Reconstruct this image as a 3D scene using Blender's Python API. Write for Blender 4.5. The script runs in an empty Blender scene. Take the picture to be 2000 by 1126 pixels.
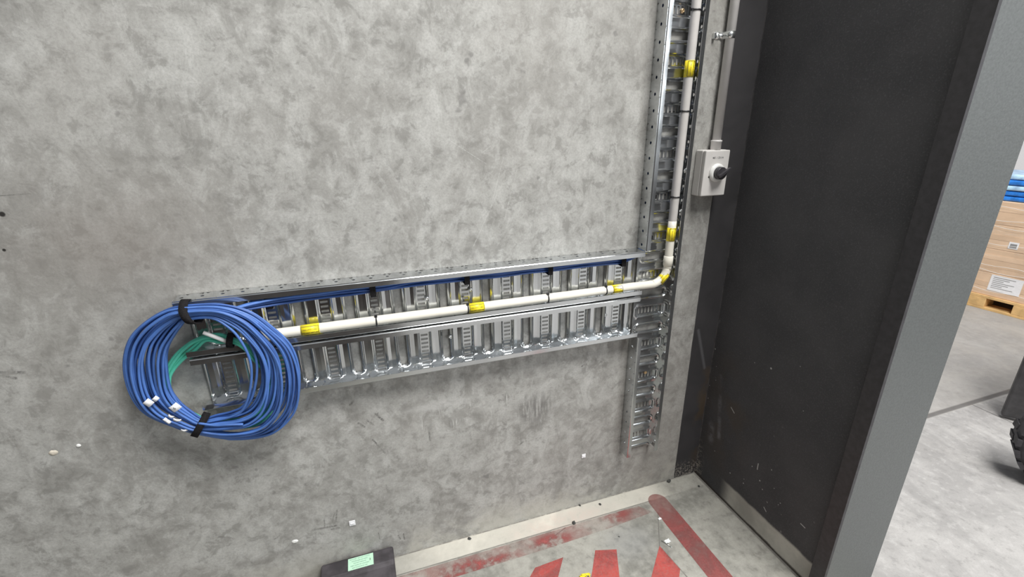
import bpy, bmesh, math, random
from mathutils import Vector, Matrix, Euler

random.seed(7)
scene = bpy.context.scene
COL = scene.collection

# ---------------------------------------------------------------- camera
# world: x along the concrete wall, y into it (wall face at y = 0), z up, metres
FOCAL, PITCH, YAW, ROLL = 897.5, 0.34518, 0.32117, -0.009519
CAM = Vector((0.0, -1.2, 1.346))
fwd = Vector((math.sin(YAW) * math.cos(PITCH), math.cos(YAW) * math.cos(PITCH), -math.sin(PITCH)))
rt0 = Vector((math.cos(YAW), -math.sin(YAW), 0))
up0 = rt0.cross(fwd)
rt = rt0 * math.cos(ROLL) + up0 * math.sin(ROLL)
up = -rt0 * math.sin(ROLL) + up0 * math.cos(ROLL)
cd = bpy.data.cameras.new('camera')
cam = bpy.data.objects.new('camera', cd)
COL.objects.link(cam)
cam.matrix_world = Matrix(((rt.x, up.x, -fwd.x, CAM.x), (rt.y, up.y, -fwd.y, CAM.y), (rt.z, up.z, -fwd.z, CAM.z), (0, 0, 0, 1)))
cd.sensor_width = 36.0
cd.lens = FOCAL / 2000 * 36
cd.clip_start = 0.02
scene.camera = cam

# ---------------------------------------------------------------- world, lights, exposure
world = bpy.data.worlds.new('world')
scene.world = world
world.use_nodes = True
world.node_tree.nodes['Background'].inputs[0].default_value = (0.84, 0.86, 0.90, 1)
world.node_tree.nodes['Background'].inputs[1].default_value = 0.40

def area(name, loc, target, size, energy, color=(1, 1, 1), size_y=None):
    l = bpy.data.lights.new(name, 'AREA')
    l.shape = 'RECTANGLE'
    l.size = size
    l.size_y = size_y or size
    l.energy = energy
    l.color = color
    o = bpy.data.objects.new(name, l)
    COL.objects.link(o)
    o.location = loc
    o.rotation_euler = (Vector(target) - Vector(loc)).to_track_quat('-Z', 'Y').to_euler()
    return o

area('high_bay_light', (1.15, -1.9, 4.4), (0.8, -0.5, 0.8), 1.4, 215, (1.0, 0.985, 0.95))
area('aisle_light', (3.0, -1.4, 4.6), (4.6, 0.2, 0.6), 2.2, 215, (1.0, 0.985, 0.965))
area('dock_daylight', (5.5, -6.5, 2.6), (1.0, 0.0, 0.8), 3.0, 190, (0.93, 0.97, 1.0), 2.6)

scene.view_settings.view_transform = 'Standard'
scene.view_settings.look = 'None'
scene.view_settings.gamma = 1.0
scene.view_settings.use_curve_mapping = False
scene.view_settings.exposure = 0.0

# ---------------------------------------------------------------- projecting photo points onto real planes
def ray(px, py):
    return fwd + rt * ((px - 1000) / FOCAL) - up * ((py - 563) / FOCAL)

def WP(px, py, d=0.0):            # on the plane y = -d
    v = ray(px, py)
    return CAM + v * ((-d - CAM.y) / v.y)

def FP(px, py, z=0.0):            # on the plane z
    v = ray(px, py)
    return CAM + v * ((z - CAM.z) / v.z)

# ---------------------------------------------------------------- object helpers
def tag(o, label=None, cat=None, group=None, kind=None):
    if label: o['label'] = label
    if cat: o['category'] = cat
    if group: o['group'] = group
    if kind: o['kind'] = kind
    return o

def empty(name, loc, label, cat, group=None):
    o = bpy.data.objects.new(name, None)
    COL.objects.link(o)
    o.location = loc
    o.empty_display_size = 0.05
    return tag(o, label, cat, group)

class MB:
    def __init__(self):
        self.v = []; self.f = []; self.sm = []
    def face(self, idx, smooth=False):
        self.f.append(tuple(idx)); self.sm.append(smooth)
    def add(self, vs):
        n = len(self.v); self.v.extend([Vector(p) for p in vs]); return n
    def box(self, x0, x1, y0, y1, z0, z1):
        n = self.add([(x, y, z) for z in (z0, z1) for y in (y0, y1) for x in (x0, x1)])
        for q in ((0, 2, 3, 1), (4, 5, 7, 6), (0, 1, 5, 4), (2, 6, 7, 3), (0, 4, 6, 2), (1, 3, 7, 5)):
            self.face([n + i for i in q])
        return self
    def prism(self, pts, off):
        """closed polygon pts extruded by vector off"""
        off = Vector(off); k = len(pts)
        n = self.add(pts); m = self.add([Vector(p) + off for p in pts])
        self.face([n + i for i in range(k)]); self.face([m + i for i in reversed(range(k))])
        for i in range(k):
            j = (i + 1) % k
            self.face([n + j, n + i, m + i, m + j])
        return self
    def tube(self, path, r, sides=10, closed=False, caps=True, rfun=None, smooth=True):
        path = [Vector(p) for p in path]; N = len(path)
        tang = []
        for i in range(N):
            a = path[(i - 1) % N] if (closed or i > 0) else path[i]
            b = path[(i + 1) % N] if (closed or i < N - 1) else path[i]
            tang.append((b - a).normalized())
        ref = Vector((0, 1, 0)) if abs(tang[0].y) < .8 else Vector((1, 0, 0))
        nrm = (ref - tang[0] * ref.dot(tang[0])).normalized()
        rings = []
        for i in range(N):
            nrm = (nrm - tang[i] * nrm.dot(tang[i])).normalized()
            bi = tang[i].cross(nrm)
            rr = rfun(i / (N - 1)) if rfun else r
            rings.append(self.add([path[i] + (nrm * math.cos(t) + bi * math.sin(t)) * rr for t in [2 * math.pi * k / sides for k in range(sides)]]))
        for i in range(N if closed else N - 1):
            a, b = rings[i], rings[(i + 1) % N]
            for k in range(sides):
                k2 = (k + 1) % sides
                self.face([a + k, a + k2, b + k2, b + k], smooth)
        if caps and not closed:
            self.face([rings[0] + k for k in reversed(range(sides))])
            self.face([rings[-1] + k for k in range(sides)])
        return self
    def lathe(self, prof, centre, axis, sides=32, smooth=True):
        """prof: (radius, offset along axis) list"""
        axis = Vector(axis).normalized()
        ref = Vector((0, 0, 1)) if abs(axis.z) < .9 else Vector((1, 0, 0))
        a = (ref - axis * ref.dot(axis)).normalized(); b = axis.cross(a); c = Vector(centre)
        rings = [self.add([c + axis * h + (a * math.cos(t) + b * math.sin(t)) * r for t in [2 * math.pi * k / sides for k in range(sides)]]) for r, h in prof]
        for p, q in zip(rings, rings[1:]):
            for k in range(sides):
                k2 = (k + 1) % sides
                self.face([p + k, p + k2, q + k2, q + k], smooth)
        self.face([rings[0] + k for k in reversed(range(sides))]); self.face([rings[-1] + k for k in range(sides)])
        return self
    def build(self, name, mat, parent=None, bevel=0, solid=0, seg=2, loc=None):
        me = bpy.data.meshes.new(name)
        o = bpy.data.objects.new(name, me)
        COL.objects.link(o)
        off = Vector((0, 0, 0))
        if parent is not None:
            off = Vector(parent['_w']) if '_w' in parent else wloc(parent)
        elif loc is not None:
            off = Vector(loc)
        me.from_pydata([v - off for v in self.v], [], self.f)
        me.polygons.foreach_set('use_smooth', self.sm)
        if not solid:
            bm = bmesh.new(); bm.from_mesh(me); bmesh.ops.recalc_face_normals(bm, faces=bm.faces); bm.to_mesh(bm and me); bm.free()
        me.update()
        if parent is not None:
            o.parent = parent
        elif loc is not None:
            o.location = loc
        if mat: me.materials.append(mat)
        if bevel:
            m = o.modifiers.new('bevel', 'BEVEL'); m.width = bevel; m.segments = seg; m.limit_method = 'ANGLE'
        if solid:
            m = o.modifiers.new('solid', 'SOLIDIFY'); m.thickness = abs(solid); m.offset = -1 if solid > 0 else 1
        return o

def wloc(o):
    p = Vector((0, 0, 0))
    while o is not None:
        p = p + o.location; o = o.parent
    return p

def catmull(pts, n, closed=False):
    P = [Vector(p) for p in pts]; N = len(P); out = []
    segs = N if closed else N - 1
    for i in range(segs):
        if closed:
            p0, p1, p2, p3 = P[(i - 1) % N], P[i], P[(i + 1) % N], P[(i + 2) % N]
        else:
            p0, p1, p2, p3 = P[max(i - 1, 0)], P[i], P[i + 1], P[min(i + 2, N - 1)]
        for k in range(n):
            t = k / n
            out.append(0.5 * ((2 * p1) + (p2 - p0) * t + (2 * p0 - 5 * p1 + 4 * p2 - p3) * t * t + (3 * p1 - p0 - 3 * p2 + p3) * t ** 3))
    if not closed: out.append(P[-1])
    return out

FONT = bpy.data.fonts[0] if bpy.data.fonts else None
def text_mesh(name, s, size, origin, xdir, updir, mat, parent, align='CENTER', thick=0.0, bold=0.0, wrap=None):
    """lettering as a mesh: origin = centre, on the plane of xdir, updir. wrap=(axis point, radius) bends it round a pipe"""
    cu = bpy.data.curves.new('t', 'FONT')
    cu.body = s; cu.size = size; cu.align_x = align; cu.align_y = 'CENTER'; cu.offset = bold; cu.resolution_u = 2
    tmp = bpy.data.objects.new('t', cu); COL.objects.link(tmp)
    bpy.context.view_layer.update()
    me = bpy.data.meshes.new_from_object(tmp)
    bpy.data.objects.remove(tmp); bpy.data.curves.remove(cu)
    xd = Vector(xdir).normalized(); ud = Vector(updir).normalized(); nd = xd.cross(ud)
    off = wloc(parent)
    for v in me.vertices:
        if wrap:
            ang = v.co.y / wrap
            p = Vector(origin) + xd * v.co.x + ud * (math.sin(ang) * wrap) + nd * (math.cos(ang) * wrap - wrap)
        else:
            p = Vector(origin) + xd * v.co.x + ud * v.co.y
        v.co = p - off
    me.name = name
    o = bpy.data.objects.new(name, me); COL.objects.link(o); o.parent = parent
    me.materials.clear(); me.materials.append(mat)
    return o

# ---------------------------------------------------------------- material helpers
class NT:
    def __init__(self, name):
        self.m = bpy.data.materials.new(name); self.m.use_nodes = True
        self.t = self.m.node_tree; self.b = self.t.nodes['Principled BSDF']
        tc = self.t.nodes.new('ShaderNodeNewGeometry'); self.pos = tc.outputs['Position']
    def set(self, **k):
        for a, v in k.items():
            s = self.b.inputs[a.replace('_', ' ')]
            if hasattr(v, 'links') or isinstance(v, bpy.types.NodeSocket): self.t.links.new(v, s)
            else: s.default_value = v
        return self
    def link(self, a, b):
        if isinstance(a, bpy.types.NodeSocket): self.t.links.new(a, b)
        elif isinstance(a, (tuple, list)) and len(a) == 3 and b.type == 'RGBA': b.default_value = (*a, 1)
        else: b.default_value = a
    def math(self, op, a, b=0.0, c=0.0, clamp=False):
        n = self.t.nodes.new('ShaderNodeMath'); n.operation = op; n.use_clamp = clamp
        self.link(a, n.inputs[0]); self.link(b, n.inputs[1])
        self.link(c, n.inputs[2])
        return n.outputs[0]
    def vm(self, op, a, b=(0, 0, 0)):
        n = self.t.nodes.new('ShaderNodeVectorMath'); n.operation = op
        self.link(a, n.inputs[0]); self.link(b, n.inputs[1]); return n
    def scale(self, v):      # stretched position
        return self.vm('MULTIPLY', self.pos, v).outputs[0]
    def noise(self, scale, detail=4, rough=.55, vec=None, dist=0.0, seed=0):
        n = self.t.nodes.new('ShaderNodeTexNoise'); n.inputs['Scale'].default_value = scale
        n.inputs['Detail'].default_value = detail; n.inputs['Roughness'].default_value = rough; n.inputs['Distortion'].default_value = dist
        vec = vec or self.pos
        if seed: vec = self.vm('ADD', vec, (seed * 3.7, seed * 1.9, seed * 5.3)).outputs[0]
        self.t.links.new(vec, n.inputs['Vector']); return n.outputs['Fac']
    def voro(self, scale, vec=None, feature='F1', out='Distance'):
        n = self.t.nodes.new('ShaderNodeTexVoronoi'); n.inputs['Scale'].default_value = scale; n.feature = feature
        self.t.links.new(vec or self.pos, n.inputs['Vector']); return n.outputs[out]
    def ramp(self, v, a, b, lo=0.0, hi=1.0):
        n = self.t.nodes.new('ShaderNodeMapRange'); n.interpolation_type = 'SMOOTHSTEP'
        self.link(v, n.inputs['Value'])
        n.inputs['From Min'].default_value = a; n.inputs['From Max'].default_value = b
        n.inputs['To Min'].default_value = lo; n.inputs['To Max'].default_value = hi
        return n.outputs['Result']
    def mix(self, f, a, b, mode='MIX'):
        n = self.t.nodes.new('ShaderNodeMix'); n.data_type = 'RGBA'; n.blend_type = mode
        self.link(f, n.inputs[0]); self.link(a, n.inputs[6]); self.link(b, n.inputs[7])
        return n.outputs[2]
    def mul(self, a, b): return self.math('MULTIPLY', a, b)
    def xyz(self):
        n = self.t.nodes.new('ShaderNodeSeparateXYZ'); self.t.links.new(self.pos, n.inputs[0]); return n.outputs
    def line(self, p, q, w, soft=.5):
        """capsule mask round the 3-D segment p-q, half width w"""
        p = Vector(p); q = Vector(q); d = q - p; L2 = max(d.length_squared, 1e-9)
        rel = self.vm('SUBTRACT', self.pos, tuple(p)).outputs[0]
        dot = self.vm('DOT_PRODUCT', rel, tuple(d)).outputs['Value']
        t = self.math('MULTIPLY', dot, 1 / L2, clamp=True)
        n = self.t.nodes.new('ShaderNodeVectorMath'); n.operation = 'SCALE'
        n.inputs[0].default_value = tuple(d); self.t.links.new(t, n.inputs['Scale'])
        df = self.vm('SUBTRACT', rel, n.outputs[0]).outputs[0]
        ln = self.vm('LENGTH', df).outputs['Value']
        return self.ramp(ln, w * (1 - soft), w * (1 + soft), 1, 0)
    def blob(self, c, r, a=0.2, b=1.0):
        rel = self.vm('SUBTRACT', self.pos, tuple(c)).outputs[0]
        sc = self.vm('DIVIDE', rel, tuple(r)).outputs[0]
        ln = self.vm('LENGTH', sc).outputs['Value']
        return self.ramp(ln, a, b, 1, 0)
    def bump(self, h, dist, strength=1.0):
        n = self.t.nodes.new('ShaderNodeBump'); n.inputs['Distance'].default_value = dist; n.inputs['Strength'].default_value = strength
        self.t.links.new(h, n.inputs['Height']); self.t.links.new(n.outputs[0], self.b.inputs['Normal'])
    def color(self, c):
        self.link(c, self.b.inputs['Base Color']); return self

def simple(name, col, rough=.5, metal=0.0, var=0.0, scale=40, spec=.5, bump=0.0):
    n = NT(name); n.set(Roughness=rough, Metallic=metal); n.b.inputs['Specular IOR Level'].default_value = spec
    f = n.noise(scale, 4)
    if var:
        d = tuple(c * (1 - var) for c in col); l = tuple(min(1, c * (1 + var)) for c in col)
        n.color(n.mix(n.ramp(f, .3, .7), d, l))
    else:
        n.color(col)
    if bump: n.bump(f, bump)
    return n.m

# ---- concrete wall
def concrete_wall():
    n = NT('concrete_wall')
    big = n.noise(1.6, 3, .5, dist=.6)
    mid = n.noise(6, 6, .62, dist=.8, seed=1)
    fine = n.noise(28, 8, .7, dist=.3, seed=2)
    grain = n.noise(180, 3, .7, seed=3)
    pock = n.noise(34, 2, .5, seed=4)
    diag = n.noise(13, 7, .68, n.scale((1, 1, .62)), dist=1.1, seed=21)
    c = n.mix(n.ramp(mid, .36, .64), (.315, .310, .292), (.405, .402, .382))
    c = n.mix(n.mul(n.ramp(diag, .50, .66), .60), c, (.51, .51, .49))
    c = n.mix(n.mul(n.ramp(diag, .48, .36), .45), c, (.225, .220, .205))
    c = n.mix(n.mul(n.ramp(fine, .50, .64), .40), c, (.55, .545, .525))
    c = n.mix(n.mul(n.ramp(fine, .49, .36), .58), c, (.19, .185, .172))
    c = n.mix(n.mul(n.ramp(big, .48, .66), .30), c, (.33, .315, .290))
    c = n.mix(n.mul(n.ramp(grain, .42, .64), .30), c, (.25, .245, .232))
    spots = n.mul(n.ramp(pock, .66, .76), n.ramp(n.noise(5, 3, seed=6), .42, .62))
    c = n.mix(n.mul(spots, .55), c, (.16, .155, .15))
    # long worn and stained zones on the panel
    low = n.blob(WP(200, 470), (.34, .5, .20), .1, 1)
    c = n.mix(n.mul(n.mul(low, n.ramp(mid, .35, .6, .5, 1)), .5), c, (.215, .19, .17))
    # smear with scratches below the lower tray
    sm = n.blob(WP(1045, 800), (.095, .3, .095), .15, 1)
    st = n.noise(60, 3, .6, n.scale((1.6, 1, .22)), seed=8)
    c = n.mix(n.mul(n.mul(sm, n.ramp(st, .35, .6)), .75), c, (.13, .125, .12))
    sc = n.noise(120, 2, .5, n.scale((1.2, 1, .10)), seed=9)
    zone = n.math('MAXIMUM', n.blob(WP(880, 812), (.20, .3, .05), .4, 1), n.blob(WP(1010, 770), (.08, .3, .05), .4, 1))
    c = n.mix(n.mul(n.mul(zone, n.ramp(sc, .60, .72)), .7), c, (.62, .62, .60))
    c = n.mix(n.mul(n.blob(WP(860, 790), (.16, .3, .022), .3, 1), .35), c, (.55, .545, .53))
    light = [((970, 380), (925, 480), .0016), ((985, 300), (960, 400), .0012), ((1010, 330), (985, 430), .001), ((880, 275), (950, 320), .001),
             ((940, 300), (958, 285), .001), ((560, 556), (580, 545), .0012)]
    lm = None
    for a, b, w in light:
        k = n.line(WP(*a), WP(*b), w); lm = k if lm is None else n.math('MAXIMUM', lm, k)
    c = n.mix(n.mul(n.mul(lm, n.ramp(grain, .4, .6)), .40), c, (.62, .62, .60))
    dark = [((0, 727), (46, 727), .0035), ((0, 733), (30, 738), .003), ((612, 1034), (656, 1026), .0035), ((633, 1013), (634, 1028), .0018), ((649, 1018), (654, 1000), .0018),
            ((656, 1018), (658, 996), .0022), ((648, 1033), (662, 1030), .003), ((537, 1052), (545, 1046), .002), ((700, 826), (712, 833), .003), ((717, 820), (728, 828), .003),
            ((733, 808), (748, 820), .003), ((737, 812), (738, 806), .002), ((728, 858), (752, 884), .0022), ((838, 842), (840, 860), .0022), ((684, 790), (690, 783), .0028), ((0, 382), (60, 378), .001),
            ((1014, 868), (1022, 862), .003), ((1013, 830), (1018, 862), .002), ((858, 985), (857, 978), .002), ((778, 1045), (782, 1052), .002), ((788, 1042), (790, 1052), .002), ((739, 1040), (742, 1052), .0014), ((1136, 715), (1146, 709), .0022)]
    dm = None
    for a, b, w in dark:
        k = n.line(WP(*a), WP(*b), w, .7); dm = k if dm is None else n.math('MAXIMUM', dm, k)
    dm = n.mul(dm, n.mul(n.ramp(fine, .35, .6, .15, 1), n.ramp(grain, .35, .6, .3, 1)))
    c = n.mix(n.mul(dm, .85), c, (.09, .087, .083))
    # two drilled holes at the left
    for p, r in (((4, 418), .007), ((8, 488), .004), ((1318, 543), .007), ((1314, 600), .006)):
        c = n.mix(n.blob(WP(*p), (r, .3, r), .5, 1), c, (.03, .028, .026))
    # faint old patch and dirt along the foot of the wall
    x, y, z = n.xyz()
    foot = n.ramp(z, .02, .16, 1, 0)
    c = n.mix(n.mul(n.mul(foot, n.ramp(mid, .40, .58)), .55), c, (.50, .485, .43))
    c = n.mix(n.mul(n.line(WP(470, 1105), WP(560, 1080), .014, .5), n.ramp(mid, .35, .6, .5, .15)), c, (.17, .16, .15))
    # black coating painted round the corner, its edge a little ragged, chipped near the floor
    edge = n.math('ADD', x, n.mul(n.math('SUBTRACT', fine, .5), .006))
    coat = n.ramp(edge, 1.0755, 1.0775)
    chip = n.mul(n.ramp(n.noise(110, 5, .75, seed=12), .50, .57), n.ramp(z, .005, .085, 1, 0))
    rust = n.mul(n.ramp(n.noise(9, 4, seed=13), .45, .6), n.blob((1.17, 0, .28), (.05, .3, .36), .2, 1))
    ccol = n.mix(n.ramp(mid, .3, .7), (.038, .037, .039), (.053, .051, .054))
    ccol = n.mix(n.mul(rust, .65), ccol, (.085, .060, .035))
    ccol = n.mix(n.mul(n.line(WP(1364, 645), WP(1376, 718), .005, .9), .5), ccol, (.16, .16, .17))
    ccol = n.mix(n.mul(chip, .85), ccol, (.42, .38, .34))
    c = n.mix(coat, c, ccol)
    n.color(c).set(Roughness=n.ramp(mid, .3, .7, .62, .82))
    n.b.inputs['Specular IOR Level'].default_value = .3
    n.bump(n.math('ADD', fine, n.mul(grain, .4)), .0012, .5)
    return n.m

def black_wall():
    n = NT('black_wall_coating')
    mid = n.noise(5, 5, .6); fine = n.noise(60, 5, .65, seed=2); grain = n.noise(260, 3, .7, seed=3)
    x, y, z = n.xyz()
    c = n.mix(n.ramp(mid, .3, .7), (.058, .058, .062), (.076, .075, .079))
    c = n.mix(n.mul(n.ramp(grain, .5, .75), .5), c, (.14, .14, .145))
    brown = n.mul(n.blob((1.176, -.10, .34), (.3, .16, .36), .1, 1), n.ramp(n.noise(7, 4, seed=5), .40, .62))
    c = n.mix(n.mul(brown, .55), c, (.085, .068, .052))
    # sealant bead in the corner
    bead = n.mul(n.ramp(y, -.006, -.002), n.ramp(n.noise(30, 3, seed=7), .35, .6, .3, 1))
    c = n.mix(n.mul(bead, .55), c, (.22, .21, .21))
    def B(px, py):
        v = ray(px, py); return CAM + v * ((1.176 - CAM.x) / v.x)
    for a, b, w, k in (((1407, 735), (1404, 860), .007, .55), ((1390, 830), (1388, 860), .012, .5), ((1400, 640), (1406, 625), .003, .4), ((1360, 700), (1368, 640), .004, .3)):
        c = n.mix(n.mul(n.mul(n.line(B(*a), B(*b), w, .95), n.mul(n.ramp(fine, .3, .6, .3, 1), n.ramp(n.noise(22, 3, seed=31), .38, .6, .1, 1))), k), c, (.24, .24, .26))
    c = n.mix(n.mul(n.line(B(1468, 928), B(1475, 870), .006, .95), .0), c, (.2, .2, .2))
    spots = [((1397, 681), .0035), ((1506, 719), .0045), ((1474, 708), .002), ((1433, 805), .0016), ((1484, 938), .0035), ((1469, 910), .0026), ((1426, 923), .003), ((1452, 943), .003), ((1489, 955), .0026),
             ((1507, 917), .0026), ((1453, 935), .002), ((1398, 742), .002), ((1383, 777), .0026), ((1396, 880), .0022), ((1512, 953), .002), ((1524, 982), .0022), ((1563, 715), .0016), ((1569, 802), .0018), ((1399, 715), .0018), ((1386, 752), .002), ((1520, 985), .002)]
    sm = None
    for p, r in spots:
        k = n.blob(B(*p), (.3, r, r), .4, 1); sm = k if sm is None else n.math('MAXIMUM', sm, k)
    for a, b in (((1481, 905), (1479, 916)), ((1564, 1022), (1572, 1030)), ((1428, 795), (1434, 806)), ((1492, 990), (1496, 998))):
        sm = n.math('MAXIMUM', sm, n.line(B(*a), B(*b), .0016))
    c = n.mix(n.mul(sm, .8), c, (.55, .55, .54))
    rnd = n.mul(n.ramp(n.voro(24, out='Distance'), .05, .10, 1, 0), n.mul(n.ramp(z, .05, .6, 1, 0), n.ramp(n.noise(4, 2, seed=9), .5, .6)))
    c = n.mix(n.mul(rnd, .5), c, (.4, .4, .4))
    # chipped flakes at the very corner by the floor
    chip = n.mul(n.ramp(n.noise(105, 5, .75, seed=12), .50, .57), n.blob((1.176, 0, .03), (.3, .05, .16), .2, 1))
    c = n.mix(n.mul(chip, .85), c, (.45, .41, .36))
    # bare plinth where the coating stops above the floor
    lim = n.math('ADD', z, n.mul(n.math('SUBTRACT', n.noise(14, 4, seed=14), .5), .016))
    start = n.ramp(y, -.20, -.13, 1, 0)
    pl = n.mul(n.ramp(lim, .080, .092, 1, 0), start)
    c = n.mix(pl, c, n.mix(n.ramp(mid, .35, .65), (.36, .35, .32), (.56, .55, .50)))
    c = n.mix(n.mul(n.ramp(lim, .006, .014, 1, 0), .9), c, (.05, .04, .035))
    n.color(c).set(Roughness=.72)
    n.b.inputs['Specular IOR Level'].default_value = .30
    n.bump(n.math('ADD', fine, grain), .0008, .6)
    return n.m

def floor_mat():
    n = NT('concrete_floor')
    x, y, z = n.xyz()
    mid = n.noise(4.5, 6, .6, dist=.6); fine = n.noise(30, 6, .65, seed=2); grain = n.noise(190, 3, .7, seed=3)
    c = n.mix(n.ramp(mid, .35, .65), (.225, .222, .20), (.37, .362, .325))
    c = n.mix(n.mul(n.ramp(fine, .45, .64), .4), c, (.46, .45, .41))
    c = n.mix(n.mul(n.ramp(fine, .47, .34), .5), c, (.15, .145, .13))
    c = n.mix(n.mul(n.ramp(grain, .4, .7), .22), c, (.24, .235, .22))
    # paler, cleaner warehouse slab; paleness also added behind camera to brighten tray reflections
    out = n.math('MAXIMUM', n.ramp(x, 1.30, 1.45), n.mul(n.ramp(y, -1.3, -1.0, 1, 0), n.ramp(x, .0, .4)))
    soft = n.noise(4.0, 7, .66, n.scale((1.2, .9, 1)), dist=.8, seed=5)
    c2 = n.mix(n.ramp(soft, .35, .68), (.275, .268, .262), (.385, .375, .365))
    c2 = n.mix(n.mul(n.ramp(fine, .46, .34), .45), c2, (.20, .195, .19))
    c2 = n.mix(n.mul(n.ramp(fine, .52, .66), .35), c2, (.48, .47, .46))
    c2 = n.mix(n.mul(n.ramp(grain, .45, .7), .3), c2, (.24, .235, .23))
    c2 = n.mix(n.mul(n.ramp(y, -.062, -.045), .45), c2, (.19, .18, .175))
    mk = n.ramp(n.noise(11, 5, .6, n.scale((1, .35, 1)), seed=16), .66, .74)
    c2 = n.mix(n.mul(mk, .35), c2, (.26, .25, .245))
    c = n.mix(out, c, c2)
    # pale grout strip along the foot of the wall
    wv = n.math('ADD', y, n.mul(n.math('SUBTRACT', fine, .5), .006))
    strip = n.mul(n.ramp(wv, -.0735, -.0695), n.ramp(x, -.15, .25))
    strip = n.mul(strip, n.ramp(x, .93, 1.04, 1, .15))
    c = n.mix(n.mul(strip, n.ramp(mid, .3, .62, .95, .5)), c, (.74, .71, .63))
    pink = n.mul(n.blob((.56, -.05, 0), (.30, .06, .2), .1, 1), n.ramp(fine, .4, .6, .3, 1))
    c = n.mix(n.mul(pink, .35), c, (.58, .42, .37))
    # cracks and joints
    cr = n.math('MAXIMUM', n.line((-.1, -.0715, 0), (.92, -.0715, 0), .0014, .8), n.line((-.6, -.002, 0), (1.2, -.002, 0), .0022, .8))
    cr = n.math('MAXIMUM', cr, n.line(FP(1285, 1000), FP(1288, 1066), .0012, .8))
    cr = n.math('MAXIMUM', cr, n.line(FP(1064, 1060), FP(1104, 1030), .0016, .9))
    cr = n.math('MAXIMUM', cr, n.line((1.172, 0, 0), (1.172, -.55, 0), .004, .8))
    cr = n.math('MAXIMUM', cr, n.line(FP(1292, 1070), FP(1350, 1135), .0018, .8))
    c = n.mix(n.mul(cr, n.ramp(fine, .35, .55, .3, .8)), c, (.09, .08, .075))
    cr2 = n.math('MAXIMUM', n.mul(n.line((1.9, -.062, 0), (6, -.02, 0), .012, .4), .95), n.line((2.80, -.045, 0), (2.80, -4, 0), .0030, .6))
    c = n.mix(n.mul(cr2, .85), c, (.085, .08, .078))
    # slightly darker grey tint among the hatching
    c = n.mix(n.mul(n.blob((.74, -.20, 0), (.14, .10, .2), .2, 1), .35), c, (.24, .25, .26))
    n.color(c).set(Roughness=n.ramp(mid, .3, .7, .5, .75))
    n.b.inputs['Specular IOR Level'].default_value = .35
    n.bump(n.math('ADD', fine, n.mul(grain, .4)), .0012, .5)
    return n.m

def red_paint(name, worn, ca=(.50, .080, .068), cb=(.36, .080, .075)):
    n = NT(name)
    x, y, z = n.xyz()
    fine = n.noise(34, 6, .7, seed=3); mid = n.noise(9, 5, .65, dist=.5, seed=4); grain = n.noise(150, 4, .7, seed=6)
    col = n.mix(n.ramp(mid, .35, .65), ca, cb)
    col = n.mix(n.mul(n.ramp(grain, .42, .66), .45), col, (.36, .17, .155))
    mixv = n.math('ADD', n.mul(mid, .65), n.mul(fine, .35))
    if worn:
        z1 = n.math('MAXIMUM', n.blob(FP(1075, 1058), (.10, .035, .3), .2, 1), n.blob(FP(925, 1108), (.17, .045, .3), .3, 1))
        z1 = n.math('MAXIMUM', z1, n.mul(n.blob(FP(1205, 1005), (.07, .04, .3), .2, 1), .5))
        cover = n.math('ADD', n.mul(z1, n.mul(n.ramp(mixv, .58, .40), .70)), n.ramp(mixv, .40, .60, .20, .04), clamp=True)
    else:
        keep = n.mul(n.ramp(y, -.24, -.09, .92, .42), n.ramp(x, .86, .93, 1, .80))
        cover = n.mul(keep, n.ramp(mixv, .44, .70, 1, .35))
    n.color(col).set(Roughness=.65, Alpha=cover)
    return n.m

def galv(name, base=(.66, .68, .69), rough=.15):
    n = NT(name)
    cl = n.noise(9, 3, .5, seed=2)
    c = n.mix(n.ramp(cl, .35, .65), tuple(b * .88 for b in base), base)
    n.color(c).set(Metallic=.95, Roughness=n.ramp(cl, .35, .65, rough - .03, rough + .04))
    return n.m

M = {}
M['wall'] = concrete_wall()
M['black'] = black_wall()
M['floor'] = floor_mat()
M['red'] = red_paint('red_floor_paint', False)
M['red_worn'] = red_paint('worn_red_floor_paint', True, (.40, .09, .085), (.33, .10, .095))
M['red_border'] = red_paint('faded_red_border_paint', False, (.36, .085, .082), (.28, .085, .082))
M['galv'] = galv('galvanised_steel')
M['edge'] = simple('dark_steel_edge', (.040, .038, .042), .5, 0, .2, 60)
M['column'] = simple('grey_painted_steel', (.108, .116, .115), .42, 0, .10, 180, .5, .0004)
M['cream'] = simple('cream_conduit', (.80, .77, .68), .35, 0, .03, 30)
M['grey_pvc'] = simple('grey_conduit', (.70, .68, .67), .4, 0, .04, 30)
M['upright'] = simple('shaded_cream_conduit', (.58, .56, .54), .4, 0, .04, 30)  # cream pipe again, weaker overhead light painted in as a greyer tone
M['iso'] = simple('isolator_plastic', (.70, .68, .66), .38, 0, .03, 30)
M['iso_white'] = simple('white_plastic', (.82, .82, .80), .32, 0, .02, 30)
M['knob'] = simple('dark_knob_plastic', (.045, .042, .048), .4, 0, .1, 50)
M['ink'] = simple('dark_ink', (.05, .045, .04), .6)
M['ink_label'] = simple('label_print', (.14, .10, .02), .6)
M['ink_grey'] = simple('faded_grey_ink', (.25, .25, .25), .6)
M['ink_green'] = simple('green_ink', (.10, .22, .15), .6)
M['yellow'] = simple('yellow_tape', (.95, .78, .03), .38, 0, .04, 50)
M['tie'] = simple('black_nylon', (.018, .018, .02), .4)
M['velcro'] = simple('black_hook_and_loop', (.012, .011, .012), .9, 0, .4, 400, .2, .0008)
M['blue'] = simple('blue_cable_jacket', (.070, .165, .46), .42, 0, .12, 25)
M['blue2'] = simple('shaded_deep_blue_jacket', (.042, .105, .33), .42, 0, .12, 25)  # shade under the tray lip put into the blue; also varies coil loops
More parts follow.
